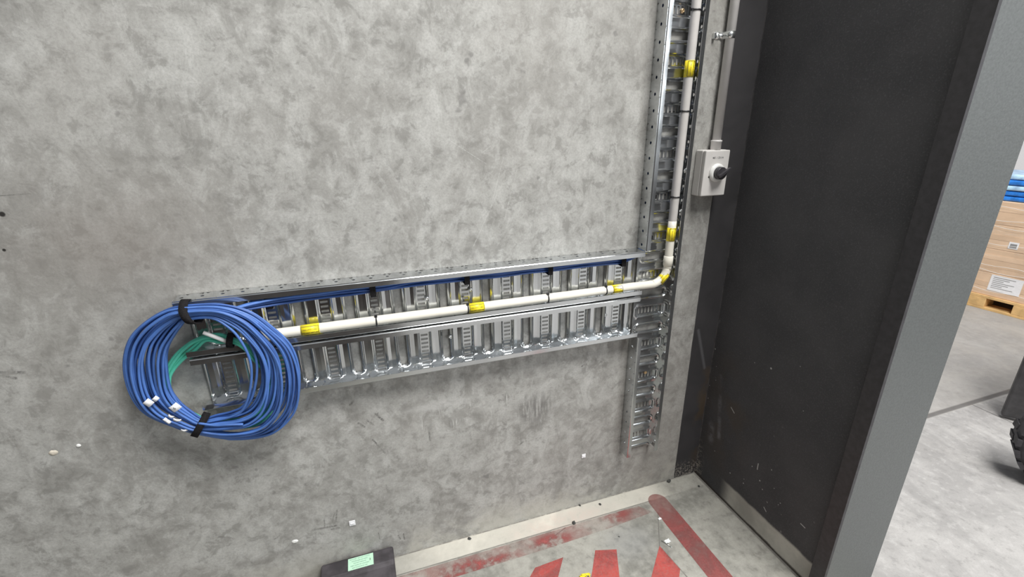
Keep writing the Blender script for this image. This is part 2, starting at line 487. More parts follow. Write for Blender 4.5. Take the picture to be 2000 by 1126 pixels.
M['teal'] = simple('aqua_cable_jacket', (.10, .56, .40), .42, 0, .08, 25)
M['white_sleeve'] = simple('white_sleeve', (.86, .86, .85), .4, 0, .02)
M['paper'] = simple('white_paper', (.86, .86, .88), .6, 0, .03)
M['green_paper'] = simple('pale_green_paper', (.50, .76, .58), .6, 0, .03)
M['box_dark'] = simple('dark_plastic', (.060, .054, .060), .6, 0, .35, 22, .4, .0008)
M['brass'] = simple('brass_screw', (.70, .50, .28), .35, .8)
M['zinc'] = galv('bright_zinc', (.80, .82, .82), .20)
M['stone'] = simple('dark_debris', (.060, .062, .058), .8, 0, .4, 90)
M['plaster'] = simple('pale_filler', (.62, .57, .48), .8, 0, .15, 80)
M['clear'] = simple('clear_plastic_film', (.75, .77, .77), .15)
M['card'] = simple('cardboard', (.74, .53, .36), .62, 0, .08, 9)
M['card2'] = simple('cardboard_darker', (.68, .48, .32), .62, 0, .08, 9)
M['wood'] = simple('pallet_wood', (.68, .44, .19), .65, 0, .18, 14)
M['bluefilm'] = simple('blue_plastic_film', (.03, .22, .72), .2, 0, .3, 18, .6)
M['bluelight'] = simple('pale_blue_plastic', (.42, .62, .88), .25, 0, .3, 18, .6)
M['lilac'] = simple('lilac_wrap', (.42, .40, .55), .4, 0, .2, 8)
M['tyre'] = simple('tyre_rubber', (.040, .038, .042), .75, 0, .3, 40)
M['rim'] = simple('dark_rim', (.075, .07, .09), .5, 0, .3, 40)
M['machine'] = simple('dark_machine_paint', (.050, .048, .050), .5, 0, .2, 30)
M['white_wall'] = simple('far_daylight_white', (.90, .89, .90), .7)  # white stands in for bright roller-door daylight far back
M['rear'] = simple('added_wall_brown', (.060, .040, .034), .8, 0, .3, 2)  # dark brown of the added wall that the trays reflect

# wrapping film on the cartons: a thin glossy, partly clear sheet
n = NT('stretch_film')
cre = n.noise(16, 5, .6, n.scale((1, .35, 2.4)), dist=1.2)
n.color((.9, .88, .86)).set(Roughness=.12, Alpha=n.ramp(cre, .55, .80, .02, .16))
n.bump(cre, .01)
M['film'] = n.m

# ---------------------------------------------------------------- the setting
def struct(name, mb, mat, bevel=0):
    o = mb.build(name, mat, bevel=bevel); o['kind'] = 'structure'; return o

struct('floor', MB().box(-4.5, 12, -9, 6.0, -.15, 0), M['floor'])
struct('wall_back', MB().box(-4.5, 1.376, 0, .2, 0, 5), M['wall'])
struct('wall_right', MB().box(1.176, 1.386, -.555, 0, 0, 5), M['black'])
# grey painted steel cap on the free end of the wing wall, with its dark folded edge
cap = MB().box(1.176, 1.390, -.560, -.555, 0, 5)
struct('trim_1', cap, M['column'])
struct('trim_2', MB().box(1.166, 1.176, -.560, -.520, 0, 5), M['edge'])
struct('wall_far', MB().box(11.8, 12, -9, 6, 0, 6), M['white_wall'])
struct('wall_left', MB().box(-4.5, -4.3, -9, 0, 0, 5), M['wall'])
struct('added_reflection_wall', MB().box(-4.3, .16, -1.62, -1.46, 0, 1.25), M['rear'])  # unseen, added so the trays mirror dark brown on the left

# ---------------------------------------------------------------- cable trays
ZC = CAM.z
P = .1232           # pattern length
PX = .3815          # a slotted rib centre on the horizontal trays
PZ = ZC - .0905
PS = .1240
TOP_Z1, TOP_Z0 = ZC - .371, ZC - .5105
LOW_Z1, LOW_Z0 = ZC - .5165, ZC - .6560
VX0, VX1 = .8125, .9405
DEP = .050
LIP = .0145
RAISE = .007

def sdf_rr(s, w, hs, hw, r):
    qx = abs(s) - hs + r; qy = abs(w) - hw + r
    return math.hypot(max(qx, 0), max(qy, 0)) + min(max(qx, qy), 0) - r

def base_plate(s_from, s_to, phase, half, tofn, name, mat, parent, period=P):
    hw = half - .011              # half length of the pressed pockets
    sl = [0, .005, .0095, .0115, .0125, .0140, .0160, .0180, .0200, .0290, .0375, .0395, .0412, .0428, .0438, .0446, .0454, .0464, .0480, .0495, .0510, .0530, .0570]
    srow = sorted(set([round(v, 5) for v in sl] + [round(-v, 5) for v in sl] + [round(period / 2, 5)]))
    S = []
    k0 = int(math.floor((s_from - phase) / period)) - 1; k1 = int(math.ceil((s_to - phase) / period)) + 1
    for k in range(k0, k1 + 1):
        for v in srow:
            s = phase + k * period + v
            if s_from + .0008 < s < s_to - .0008: S.append(s)
    S = sorted(set([s_from] + S + [s_to]))
    nslot = int((hw - .004) // .0126)
    W = set([-half, half])
    for k in range(-nslot, nslot + 1):
        for d in (-.0030, .0030): W.add(round(k * .0126 + d, 5))
    for v in (hw - .0085, hw - .0055, hw - .0025, hw - .001, hw + .0005, hw + .002, hw + .0035, hw + .0055, hw + .0080): W.add(round(v, 5)); W.add(round(-v, 5))
    W = sorted(W)
    def loc(s):
        return (s - phase + period / 2) % period - period / 2
    def height(s, w):
        u = loc(s)
        d1 = sdf_rr(u, w, .0150, hw, .006)                      # pressed pocket with the short slots
        t = min(1, max(0, (d1 + .0020) / .0045)); h = RAISE * (t * t * (3 - 2 * t))
        v = period / 2 - abs(u)                                  # distance from the middle of the long opening
        d2 = sdf_rr(v, w, .0170, hw + .001, .014)                # rolled bead round the long opening
        bead = .0034 * math.exp(-(d2 / .0021) ** 2) + .0014 * math.exp(-((d1 - .0048) / .0014) ** 2)
        d3 = sdf_rr(v, w, .0110, hw - .004, .011)
        t = min(1, max(0, (d3 + .0005) / .0045)); h3 = .0006 + .012 * t
        return min(h + bead, h3)
    mb = MB(); idx = {}
    for i, s in enumerate(S):
        for j, w in enumerate(W):
            ss, ww = s, w
            u = loc(s)
            sign = 1 if u >= 0 else -1
            v = period / 2 - abs(u)
            d3 = sdf_rr(v, w, .0110, hw - .004, .011)
            if abs(d3) < .0017:                                  # pull the rim vertices onto the opening outline
                e = 1e-5
                gx = (sdf_rr(v + e, w, .0110, hw - .004, .011) - d3) / e; gy = (sdf_rr(v, w + e, .0110, hw - .004, .011) - d3) / e
                ss = s + sign * gx * d3; ww = w - gy * d3
                ss = min(max(ss, s_from), s_to)
            idx[i, j] = mb.add([tofn(ss, ww, height(s, w))])
    for i in range(len(S) - 1):
        for j in range(len(W) - 1):
            sc = (S[i] + S[i + 1]) / 2; wc = (W[j] + W[j + 1]) / 2
            u = loc(sc); v = period / 2 - abs(u)
            if sdf_rr(v, wc, .0110, hw - .004, .011) < 0: continue
            kk = round(wc / .0126)
            if abs(u) < .0095 and abs(kk) <= nslot and abs(wc - kk * .0126) < .0029: continue
            mb.face([idx[i, j], idx[i + 1, j], idx[i + 1, j + 1], idx[i, j + 1]])
    return mb.build(name, mat, parent, solid=.0010)

def flange(a0, a1, hole0, pitch, tofn, name, mat, parent, depth=DEP):
    """side wall of a tray: long strip with round holes, plus the narrow return lip"""
    R = .0042; mb = MB(); d0, d1 = .0, depth; dm = .026
    k0 = math.ceil((a0 + .012 - hole0) / pitch); k1 = math.floor((a1 - .012 - hole0) / pitch)
    cur = a0
    def quad(s0, s1):
        if s1 - s0 < 1e-5: return
        n = mb.add([tofn(s0, d0), tofn(s1, d0), tofn(s1, d1), tofn(s0, d1)]); mb.face([n, n + 1, n + 2, n + 3])
    for k in range(k0, k1 + 1):
        c = hole0 + k * pitch; h = .010
        quad(cur, c - h)
        N = 16; inner = []; outer = []
        for q in range(N):
            t = 2 * math.pi * (q + .5) / N; ct, st = math.cos(t), math.sin(t)
            inner.append(tofn(c + R * ct, dm + R * st))
            m = max(abs(ct), abs(st)); ox, oy = ct / m, st / m
            outer.append((c + h * ox, dm + (oy * (d1 - dm) if oy > 0 else oy * dm)))
        ni = mb.add(inner); no = mb.add([tofn(*o) for o in outer])
        for q in range(N):
            q2 = (q + 1) % N; mb.face([no + q, no + q2, ni + q2, ni + q])
        # corner fillers
        for sx, dd in ((-h, d0), (h, d0), (-h, d1), (h, d1)):
            best = sorted(range(N), key=lambda q: (outer[q][0] - c - sx) ** 2 + (outer[q][1] - dd) ** 2)[:2]
            cn = mb.add([tofn(c + sx, dd)]); mb.face([cn, no + best[0], no + best[1]])
        cur = c + h
    quad(cur, a1)
    return mb.build(name, mat, parent, solid=.0012)

def lip(a0, a1, tofn, parent, mat):
    mb = MB()
    N = 24
    pr = [(0, DEP - .0030), (.0006, DEP - .0012), (.0022, DEP), (LIP, DEP), (LIP, DEP - .0014), (.0030, DEP - .0014), (.0016, DEP - .0022)]
    pts = [[tofn(s, d, w) for (w, d) in pr] for s in (a0, a1)]
    n0 = mb.add(pts[0]); n1 = mb.add(pts[1]); k = len(pr)
    for i in range(k):
        j = (i + 1) % k; mb.face([n0 + i, n0 + j, n1 + j, n1 + i], False)
    mb.face([n0 + i for i in range(k)]); mb.face([n1 + i for i in reversed(range(k))])
    return mb.build('return_lip', mat, parent)

def screw(p, parent, mat, r=.0055):
    return MB().lathe([(r, 0), (r, .0015), (r * .8, .0028), (r * .35, .0034), (r * .3, .0022)], p, (0, -1, 0), 16).build('fixing_screw', mat, parent)

def h_tray(z0, z1, x0, x1, x1lip, bx0, label, hole_x, screws):
    zc = (z0 + z1) / 2; half = (z1 - z0) / 2
    t = empty('cable_tray', ((x0 + x1) / 2, 0, z0), label, 'cable tray', 'horizontal cable trays')
    base_plate(bx0, x1, PX, half, lambda s, w, h: (s, -.0015 - h, zc + w), 'perforated_base', M['galv'], t)
    for zz, sg in ((z1, -1), (z0, 1)):
        flange(x0, x1lip if zz == z1 else x1lip, hole_x, .0417, lambda s, d, zz=zz: (s, -.001 - d * (DEP - .003) / DEP, zz), 'side_flange', M['galv'], t)
        lip(x0, x1lip, lambda s, d, w, zz=zz, sg=sg: (s, -d, zz + sg * w), t, M['galv'])
    for p in screws: screw(p, t, M['zinc'])
    return t

tray_top = h_tray(TOP_Z0, TOP_Z1, -.4198, .8110, .8110, -.4100, 'upper horizontal galvanised cable tray, carrying the cream conduit and blue cables', .0095 - .0417 * 0, [(.150, -.0085, ZC - .45), (.273, -.0085, ZC - .44)])
tray_low = h_tray(LOW_Z0, LOW_Z1, -.4170, .8080, .8080, -.4060, 'empty lower horizontal galvanised cable tray, directly under the tray with the conduit', .0200, [(.2075, -.0085, ZC - .575), (.71, -.0085, ZC - .58)])

tv = empty('cable_tray', ((VX0 + VX1) / 2, 0, ZC - 1.136), 'tall vertical galvanised cable tray beside the black painted corner strip', 'cable tray')
VB, VT = ZC - 1.136, 2.75
vc, vh = (VX0 + VX1) / 2, (VX1 - VX0) / 2
base_plate(VB, VT, PZ, vh, lambda s, w, h: (vc + w, -.0015 - h, s), 'perforated_base', M['galv'], tv, PS)
# left side is cut away where the horizontal trays come in
flange(TOP_Z1 + .002, VT, ZC + .2413, .0425, lambda s, d: (VX0, -.001 - d * (DEP - .003) / DEP, s), 'side_flange', M['galv'], tv)
lip(TOP_Z1 + .002, VT, lambda s, d, w: (VX0 + w, -d, s), tv, M['galv'])
flange(VB, LOW_Z0 - .004, ZC - .70, .0425, lambda s, d: (VX0, -.001 - d * (DEP - .003) / DEP, s), 'side_flange', M['galv'], tv)
lip(VB, LOW_Z0 - .004, lambda s, d, w: (VX0 + w, -d, s), tv, M['galv'])
flange(VB, VT, ZC + .2413, .0425, lambda s, d: (VX1, -.001 - d * (DEP - .003) / DEP, s), 'side_flange', M['galv'], tv)
lip(VB, VT, lambda s, d, w: (VX1 - w, -d, s), tv, M['galv'])
for p, mt in ((WP(1334, 21, .006), 'brass'), (WP(1261, 727, .006), 'brass')):
    tag(screw((p.x, -.0045, p.z), tv, M[mt], .0060), 'brass screw head')

# ---------------------------------------------------------------- cream conduit with yellow labels
RC = .0127
def conduit_curve():
    zc0 = WP(932, 599, .035).z
    L = [WP(512, 660, .035), WP(605, 643, .035), WP(760, 624, .035), WP(932, 601, .035), WP(1100, 578, .035), WP(1210, 562, .035)]
    zz = sum(p.z for p in L) / len(L)
    x0 = L[0].x
    xv = .9105
    pts = [(x0, -.030, zz), (x0 + .3, -.030, zz), (.60, -.030, zz), (.78, -.031, zz + .001)]
    pts = [Vector(p) for p in pts]
    cx, cz, r = xv - .055, zz + .055, .055
    for k in range(0, 11):
        a = math.radians(-90 + 9 * k); pts.append(Vector((cx + r * math.cos(a), -.031, cz + r * math.sin(a))))
    pts += [Vector((xv, -.031, zz + .20)), Vector((xv, -.031, zz + .6)), Vector((xv, -.031, 2.70))]
    return pts, zz, xv
cpts, CZ, CX = conduit_curve()
con = empty('conduit', (.3, -.030, CZ), 'cream conduit with yellow labels, bending from the upper tray into the vertical tray', 'conduit')
k_b = 4
bend = cpts
hor = catmull(cpts[:4], 10)
bd = catmull(cpts[3:16], 4)
tag(MB().tube(hor[:-1] + bd, RC, 20).build('cream_pipe', M['cream'], con), 'cream horizontal pipe and bend')
tag(MB().tube([cpts[14] , cpts[15], cpts[16], cpts[17]], RC * .995, 20).build('shaded_upright_pipe', M['upright'], con), 'upright cream pipe, its shade painted in as grey')
zt = CZ + .082
MB().lathe([(RC + .0002, -.001), (RC + .0020, 0), (RC + .0022, .030), (RC + .0004, .031)], (CX, -.031, zt - .024), (0, 0, 1), 28).build('coupling', M['cream'], con)
# open left mouth
MB().lathe([(RC + .0015, 0), (RC + .0015, .02), (RC * .8, .021)], (cpts[0].x - .001, -.030, CZ), (1, 0, 0), 24).build('pipe_end', M['cream'], con)

def yellow_label(centre, axis, length, lines, flip=False, flap=True):
    """wrapped label: sleeve round the pipe with printed border and words"""
    ax = Vector(axis).normalized(); c = Vector(centre); r = RC + .0007
    # towards the viewer: -y ; 'up' around the pipe
    out = Vector((0, -1, 0)); upv = ax.cross(out) * -1
    if upv.z < -.01 or (abs(upv.z) < .01 and upv.x > 0): upv = -upv
    mb = MB(); K = 22
    ring = []
    for e in (-.5, .5):
        ring.append(mb.add([c + ax * (length * e) + (out * math.cos(a) + upv * math.sin(a)) * r for a in [2 * math.pi * k / K for k in range(K)]]))
    for k in range(K): mb.face([ring[0] + k, ring[0] + (k + 1) % K, ring[1] + (k + 1) % K, ring[1] + k], True)
    lab = mb.build('warning_label', M['yellow'], con, solid=-.0003)
    # black border: two hoops and two straight rules
    b = MB()
    for e in (-.46, .46):
        q = c + ax * (length * e)
        rr = r + .0005
        n0 = b.add([q - ax * .0005 + (out * math.cos(a) + upv * math.sin(a)) * rr for a in [math.radians(v) for v in range(-55, 56, 11)]])
        n1 = b.add([q + ax * .0005 + (out * math.cos(a) + upv * math.sin(a)) * rr for a in [math.radians(v) for v in range(-55, 56, 11)]])
        for k in range(10): b.face([n0 + k, n0 + k + 1, n1 + k + 1, n1 + k])
    for ang in (-55, 55):
        a0, a1 = math.radians(ang - 2.5), math.radians(ang + 2.5)
        n0 = b.add([c + ax * (length * e) + (out * math.cos(a) + upv * math.sin(a)) * (r + .0005) for e, a in ((-.46, a0), (.46, a0), (.46, a1), (-.46, a1))])
        b.face([n0, n0 + 1, n0 + 2, n0 + 3])
    b.build('border', M['ink'], lab)
    xd = ax if not flip else -ax
    xd2 = xd
    ud = out.cross(xd2) * 1.0
    # ud such that xd x ud = out
    ud = out.cross(xd2)
    for s, off, size, bold in lines:
        o = c + out * (r + .0007)
        ang = off / r
        oo = c + (out * math.cos(ang) + ud * math.sin(ang)) * (r + .0007)
        # bend the lettering round the pipe
        cu_off = off
        lettering(s, size, c, xd2, ud, out, r + .0008, off, bold, lab)
    return lab

def lettering(s, size, c, xd, ud, out, r, off, bold, parent):
    cu = bpy.data.curves.new('t', 'FONT')
    cu.body = s; cu.size = size; cu.align_x = 'CENTER'; cu.align_y = 'CENTER'; cu.offset = bold; cu.resolution_u = 2
    tmp = bpy.data.objects.new('t', cu); COL.objects.link(tmp); bpy.context.view_layer.update()
    me = bpy.data.meshes.new_from_object(tmp)
    bpy.data.objects.remove(tmp); bpy.data.curves.remove(cu)
    w = wloc(parent)
    for v in me.vertices:
        a = (v.co.y + off) / r
        v.co = c + xd * v.co.x + (out * math.cos(a) + ud * math.sin(a)) * r - w
    o = bpy.data.objects.new('lettering', me); COL.objects.link(o); o.parent = parent
    me.materials.clear(); me.materials.append(M['ink_label'])
    return o

TXT = [('FIBRE OPTIC CABLE', .0045, .0040, .0), ('DO NOT DISTURB', -.0042, .0046, .0002)]
def on_h(px, py):
    p = WP(px, py, .042); return (p.x, -.030, CZ)
def on_v(px, py):
    p = WP(px, py, .042); return (CX, -.031, p.z)
for q in ((605, 641), (932, 600), (1208, 562)):
    yellow_label(on_h(*q), (1, 0, 0), .044 if q[0] < 1000 else .034, TXT if q[0] < 1000 else [(s, o, z * .8, b) for s, o, z, b in TXT])
for q in ((1353, 134), (1316, 458)):
    yellow_label(on_v(*q), (0, 0, 1), .042, [(s, o, z, b) for s, o, z, b in TXT], flip=False)
cb = Vector((CX - .055, -.031, CZ + .055)); a = math.radians(-42)
yellow_label(cb + Vector((math.cos(a), 0, math.sin(a))) * .0555, (-math.sin(a), 0, math.cos(a)), .036, [(s, o, z * .82, b) for s, o, z, b in TXT])

def cable_tie(c, ax):
    ax = Vector(ax); c = Vector(c)
    t = MB().lathe([(RC + .0002, -.0019), (RC + .0014, -.0017), (RC + .0014, .0017), (RC + .0002, .0019)], c, ax, 24)
    o = t.build('cable_tie', M['tie'], con)
    side = Vector((0, -1, 0)).cross(ax); 
    if side.z < 0: side = -side
    h = c + side * (RC + .0012) + Vector((0, -.004, 0))
    k = MB().box(h.x - .0035, h.x + .0035, h.y - .003, h.y + .003, h.z - .0028, h.z + .0028)
    k.build('tie_head', M['tie'], o)
    return o
for q in ((735, 625), (915, 603), (1072, 582), (1186, 562)): cable_tie(on_h(*q), (1, 0, 0))
for q in ((1347, 217), (1324, 385), (1364, 18)): cable_tie(on_v(*q), (0, 0, 1))

# ---------------------------------------------------------------- blue cables laid in the trays
run = empty('data_cable_run', (.2, -.03, ZC - .385), 'slim blue cables tucked under the top lip of the upper tray, held by black wraps', 'cables')
RB = .0030
offs = []
for a in range(4):
    for b in range(3): offs.append((a, b))
for i in range(10):
    a, b = offs[i]
    rnd = random.Random(40 + i)
    pts = []
    zt = TOP_Z1 - .0085 - b * .0078 - .003
    y0 = -.012 - a * .0066
    for x in (-.28, -.20, -.12, -.04, .04, .12, .2, .28, .36, .44, .52, .60, .68, .75):
        sag = 0
        fr = (x - .1) % .25 / .25
        pts.append(Vector((x, y0 + rnd.uniform(-.0015, .0015), zt - .0055 + rnd.uniform(-.0022, .0022) - (.004 if x < .1 else 0))))
    pts[0] = Vector((-.31, -.066 + rnd.uniform(-.006, .006), TOP_Z1 - .026 - b * .004))
    pts[1] = Vector((-.22, y0 - .012, zt - .010))
    vx = VX0 + .0085 + b * .0066
    pts += [Vector((vx - .020, y0, TOP_Z1 - .010)), Vector((vx - .002, y0, TOP_Z1 + .015 + b * .003)), Vector((vx, y0, TOP_Z1 + .06))]
    for z in (.12, .25, .38, .5, .62, .75, .9, 1.1, 1.35): pts.append(Vector((vx + rnd.uniform(-.0012, .0012), y0 + rnd.uniform(-.0012, .0012), TOP_Z1 + z)))
    MB().tube(catmull(pts, 5), RB, 8).build('blue_cable', M['blue2'] if i % 3 else M['blue'], run)
def wrap_box(x0, x1, y0, y1, z0, z1, axis, name='hook_and_loop_wrap', par=run):
    mb = MB()
    # thin closed band round a rectangular bundle
    if axis == 'x':
        ring = lambda e: [(y0 - e, z0 - e), (y1 + e, z0 - e), (y1 + e, z1 + e), (y0 - e, z1 + e)]
        for s0, s1 in ((x0, x1),):
            A = mb.add([(s0, y, z) for y, z in ring(0)]); B = mb.add([(s1, y, z) for y, z in ring(0)])
            C_ = mb.add([(s0, y, z) for y, z in ring(.0016)]); D = mb.add([(s1, y, z) for y, z in ring(.0016)])
    else:
        ring = lambda e: [(x0 - e, y0 - e), (x1 + e, y0 - e), (x1 + e, y1 + e), (x0 - e, y1 + e)]
        A = mb.add([(x, y, z0) for x, y in ring(0)]); B = mb.add([(x, y, z1) for x, y in ring(0)])
        C_ = mb.add([(x, y, z0) for x, y in ring(.0016)]); D = mb.add([(x, y, z1) for x, y in ring(.0016)])
    for i in range(4):
        j = (i + 1) % 4
        mb.face([C_ + i, C_ + j, D + j, D + i]); mb.face([A + j, A + i, B + i, B + j])
        mb.face([A + i, A + j, C_ + j, C_ + i]); mb.face([B + j, B + i, D + i, D + j])
    return mb.build(name, M['velcro'], par, bevel=.0006)
for px, py in ((524, 590), (728, 566), (912, 545), (1075, 527), (1218, 512)):
    x = WP(px, py, .035).x
    zt = TOP_Z1 - .010
    wrap_box(x - .0075, x + .0075, -.037, -.008, zt - .031 - (.004 if x < .1 else 0), zt + .003, 'x')
for px, py in ((1275, 463), (1281, 384)):
    z = WP(px, py, .035).z
    wrap_box(VX0 + .0050, VX0 + .0262, -.037, -.008, z - .006, z + .006, 'z')

# ---------------------------------------------------------------- the blue coil
coil = empty('cable_coil', tuple(WP(410, 728, .085)), 'large round coil of blue data cable strapped to the left end of the upper tray', 'cable coil')
ctrl = [  # (inner px, outer px) round the coil, clockwise from the top strap
    ((366, 624), (352, 600)), ((413, 619), (428, 597)), ((449, 638), (485, 611)), ((470, 662), (528, 641)), ((487, 696), (566, 680)),
    ((492, 730), (581, 728)), ((487, 768), (580, 780)), ((474, 795), (566, 815)), ((452, 806), (530, 846)), ((424, 812), (462, 856)),
    ((396, 818), (386, 846)), ((374, 806), (338, 831)), ((350, 786), (283, 806)), ((333, 758), (253, 768)), ((326, 712), (241, 718)),
    ((328, 680), (249, 672)), ((340, 655), (272, 640)), ((352, 637), (312, 612))]
DC = [.078, .080, .085, .090, .092, .092, .090, .085, .078, .070, .066, .064, .062, .060, .060, .062, .066, .072]
SP = [.8, .9, 1, 1, 1, 1, 1, 1, .95, .85, .75, .85, 1, 1, 1, 1, .95, .85]
NL = 31
order = list(range(NL)); rng = random.Random(3); rng.shuffle(order)
loop_pts = {}
for i in range(NL):
    rnd = random.Random(100 + i)
    t0 = (i + .5) / NL
    t0 = t0 ** .92
    dep0 = (order[i] / (NL - 1) - .5)
    ph = rnd.uniform(0, 2 * math.pi); am = rnd.uniform(.02, .09); ph2 = rnd.uniform(0, 6.28)
    pts = []
    for k, (pi_, po) in enumerate(ctrl):
        ang = 2 * math.pi * k / len(ctrl)
        right = 1.6 if 2 <= k <= 9 else .6
        t = t0 + am * right * math.sin(ang + ph) + .04 * math.sin(2 * ang + ph2)
        t = min(1.03, max(-.02, t))
        dd = DC[k] + dep0 * .036 * SP[k] + .004 * math.sin(ang + ph2)
        px = pi_[0] + (po[0] - pi_[0]) * t; py = pi_[1] + (po[1] - pi_[1]) * t
        a = WP(*pi_, DC[k]); b = WP(*po, DC[k])
        q = a + (b - a) * t
        pts.append(Vector((q.x, -dd, q.z)))
    loop_pts[i] = pts
    path = catmull(pts, 7, closed=True)
    MB().tube(path, RB, 8, closed=True).build('blue_cable', M['blue'] if (i * 7) % 5 else M['blue2'], coil)
# loose tails at the bottom right
for q in (((395, 832, .045), (430, 842, .05), (455, 846, .055), (473, 852, .055)), ((392, 840, .05), (430, 852, .055), (458, 857, .06), (520, 846, .07), (556, 822, .08)), ((388, 826, .09), (420, 830, .095), (445, 829, .1), (475, 828, .1))):
    pts = [WP(*v) for v in q]
    MB().tube(catmull(pts, 6), RB, 8).build('cable_tail', M['blue'], coil)

def strap(path, w, t, name, parent, mat=None, wdir=(1, 0, 0)):
    """closed band following path (list of Vectors, closed), width along wdir"""
    wd = Vector(wdir).normalized() * (w / 2); N = len(path); mb = MB()
    cen = sum(path, Vector()) / N
    inn, outr = [], []
    for p in path:
        d = (p - cen); d -= wd.normalized() * d.dot(wd.normalized()); d.normalize()
        inn.append(p); outr.append(p + d * t)
    a = mb.add([p - wd for p in inn]); b = mb.add([p + wd for p in inn]); c = mb.add([p - wd for p in outr]); d = mb.add([p + wd for p in outr])
    for i in range(N):
        j = (i + 1) % N
        mb.face([c + i, c + j, d + j, d + i], True); mb.face([a + j, a + i, b + i, b + j], True)
        mb.face([a + i, a + j, c + j, c + i]); mb.face([b + j, b + i, d + i, d + j])
    return mb.build(name, mat or M['velcro'], parent)

# top strap: round the tray lip and the bundle
pA = WP(356, 582, .058); pB = WP(372, 630, .075)
ring = []
zi = WP(368, 628, .078).z
L_ = TOP_Z1 - zi
for y, f, x in ((-.047, -.06, 0), (-.060, -.08, 0), (-.078, .02, .002), (-.098, .22, .006), (-.109, .48, .012), (-.108, .76, .017), (-.096, .97, .021), (-.080, 1.02, .022), (-.062, .96, .021), (-.053, .76, .016), (-.050, .50, .010), (-.043, .25, .004), (-.041, .05, .001)):
    ring.append(Vector((pA.x + .003 + x, y, TOP_Z1 - f * L_)))
strap(catmull(ring, 4, True), .017, .0022, 'hook_and_loop_strap', coil, wdir=(1, 0, -.12))
# bottom strap
b0 = WP(402, 811, .07); b1 = WP(382, 846, .07)
mid = (b0 + b1) / 2; hl = (b0 - b1).length / 2 + .003; ud = (b0 - b1).normalized()
tan = Vector((ud.z, 0, -ud.x))
ring = []
for k in range(20):
    a = 2 * math.pi * k / 20
    ring.append(mid + ud * math.cos(a) * hl + Vector((0, 1, 0)) * math.sin(a) * .0235)
strap(ring, .016, .0022, 'hook_and_loop_strap', coil, wdir=tan)

# paper tags on the cables
def flag(px, py, d, w, h, rot, bend=0):
    c = WP(px, py, d); a = math.radians(rot)
    xd = Vector((math.cos(a), 0, math.sin(a))); zd = Vector((-math.sin(a), 0, math.cos(a)))
    mb = MB(); r = .0038
    prof = []
    K = 8
    for k in range(K + 1):
        s = k / K - .5
        prof.append((s * w, -abs(math.sin(s * math.pi)) * 0 - r * math.cos(s * math.pi) * .9))
    n0 = mb.add([c + xd * s + Vector((0, y, 0)) - zd * h / 2 for s, y in prof]); n1 = mb.add([c + xd * s + Vector((0, y, 0)) + zd * h / 2 for s, y in prof])
    for k in range(K): mb.face([n0 + k, n0 + k + 1, n1 + k + 1, n1 + k], True)
    return mb.build('label_tag', M['paper'], coil, solid=.0004), c, xd, zd
flag(290, 786, .088, .017, .016, -52 + 90)
flag(304, 778, .088, .013, .010, 38)
tg, c, xd, zd = flag(342, 795, .093, .021, .017, 32)
text_mesh('lettering', '6', .010, c + Vector((0, -.0046, 0)), xd, zd, M['ink'], tg)
flag(323, 819, .088, .009, .009, 30); flag(329, 823, .088, .009, .009, 30); flag(334, 812, .088, .012, .006, -40); flag(346, 819, .09, .016, .006, -25); flag(360, 839, .082, .014, .005, -14)

# ---------------------------------------------------------------- aqua fibre coil
tc = empty('cable_coil', tuple(WP(430, 745, .05)), 'small coil of aqua green cable with a white sleeved end, showing through the blue coil', 'cable coil')
tctrl = [((452, 660), .055), ((478, 672), .068), ((505, 694), .076), ((530, 722), .078), ((544, 760), .076), ((534, 800), .072), ((505, 828), .068), ((465, 834), .056), ((415, 824), .048), ((368, 802), .042), ((337, 778), .036), ((330, 738), .032), ((340, 702), .030), ((366, 671), .032), ((398, 657), .038), ((427, 654), .046)]
for i, (k, dz) in enumerate(((0, 0), (1, .004), (2, -.002), (3, .003))):
    pts = []
    cc = Vector((440, 745))
    for j, ((px, py), d) in enumerate(tctrl):
        v = Vector((px, py)) - cc
        sc = 1.0 - .055 * k + (.02 * math.sin(j * .9 + i * 2))
        if j in (0, 1, 14): sc = 1.0 - .028 * k
        if 8 <= j <= 11: sc = 1.08 - .030 * k
        if j == 12: sc = 1.03 - .048 * k
        q = cc + v * sc
        pts.append(WP(q.x, q.y, d + dz * .6))
    MB().tube(catmull(pts, 7, True), .0040, 10, closed=True).build('aqua_cable', M['teal'], tc)
tag(MB().tube([WP(397, 649, .062), WP(416, 656, .063), WP(447, 668, .064)], .0046, 14).build('white_sleeve', M['white_sleeve'], tc), 'white sleeved cable end')
m0 = WP(451, 664, .058)
ring = [m0 + Vector((.20 * math.cos(a) * .017, math.sin(a) * .0165, math.cos(a) * .0155)) for a in [2 * math.pi * k / 18 for k in range(18)]]
strap(ring, .014, .002, 'hook_and_loop_strap', tc, wdir=(1, 0, -.2))

# ---------------------------------------------------------------- grey conduit, clip and isolator
gx = 1.047
BT, BB = ZC - .081, ZC - .216
BX0, BX1 = .992, 1.081
BD = .045
gc = empty('conduit', (gx, -.02, BT), 'plain grey upright conduit running down into the isolator switch by the black painted edge', 'conduit')
MB().tube([(gx, -.0185, BT + .012), (gx - .002, -.0185, 1.9), (gx - .002, -.0185, 2.72)], .0125, 20).build('pipe', M['grey_pvc'], gc)
MB().lathe([(.0150, 0), (.0150, .022), (.0162, .0225), (.0162, .027), (.0135, .0275)], (gx, -.0185, BT), (0, 0, 1), 24).build('coupling', M['grey_pvc'], gc)

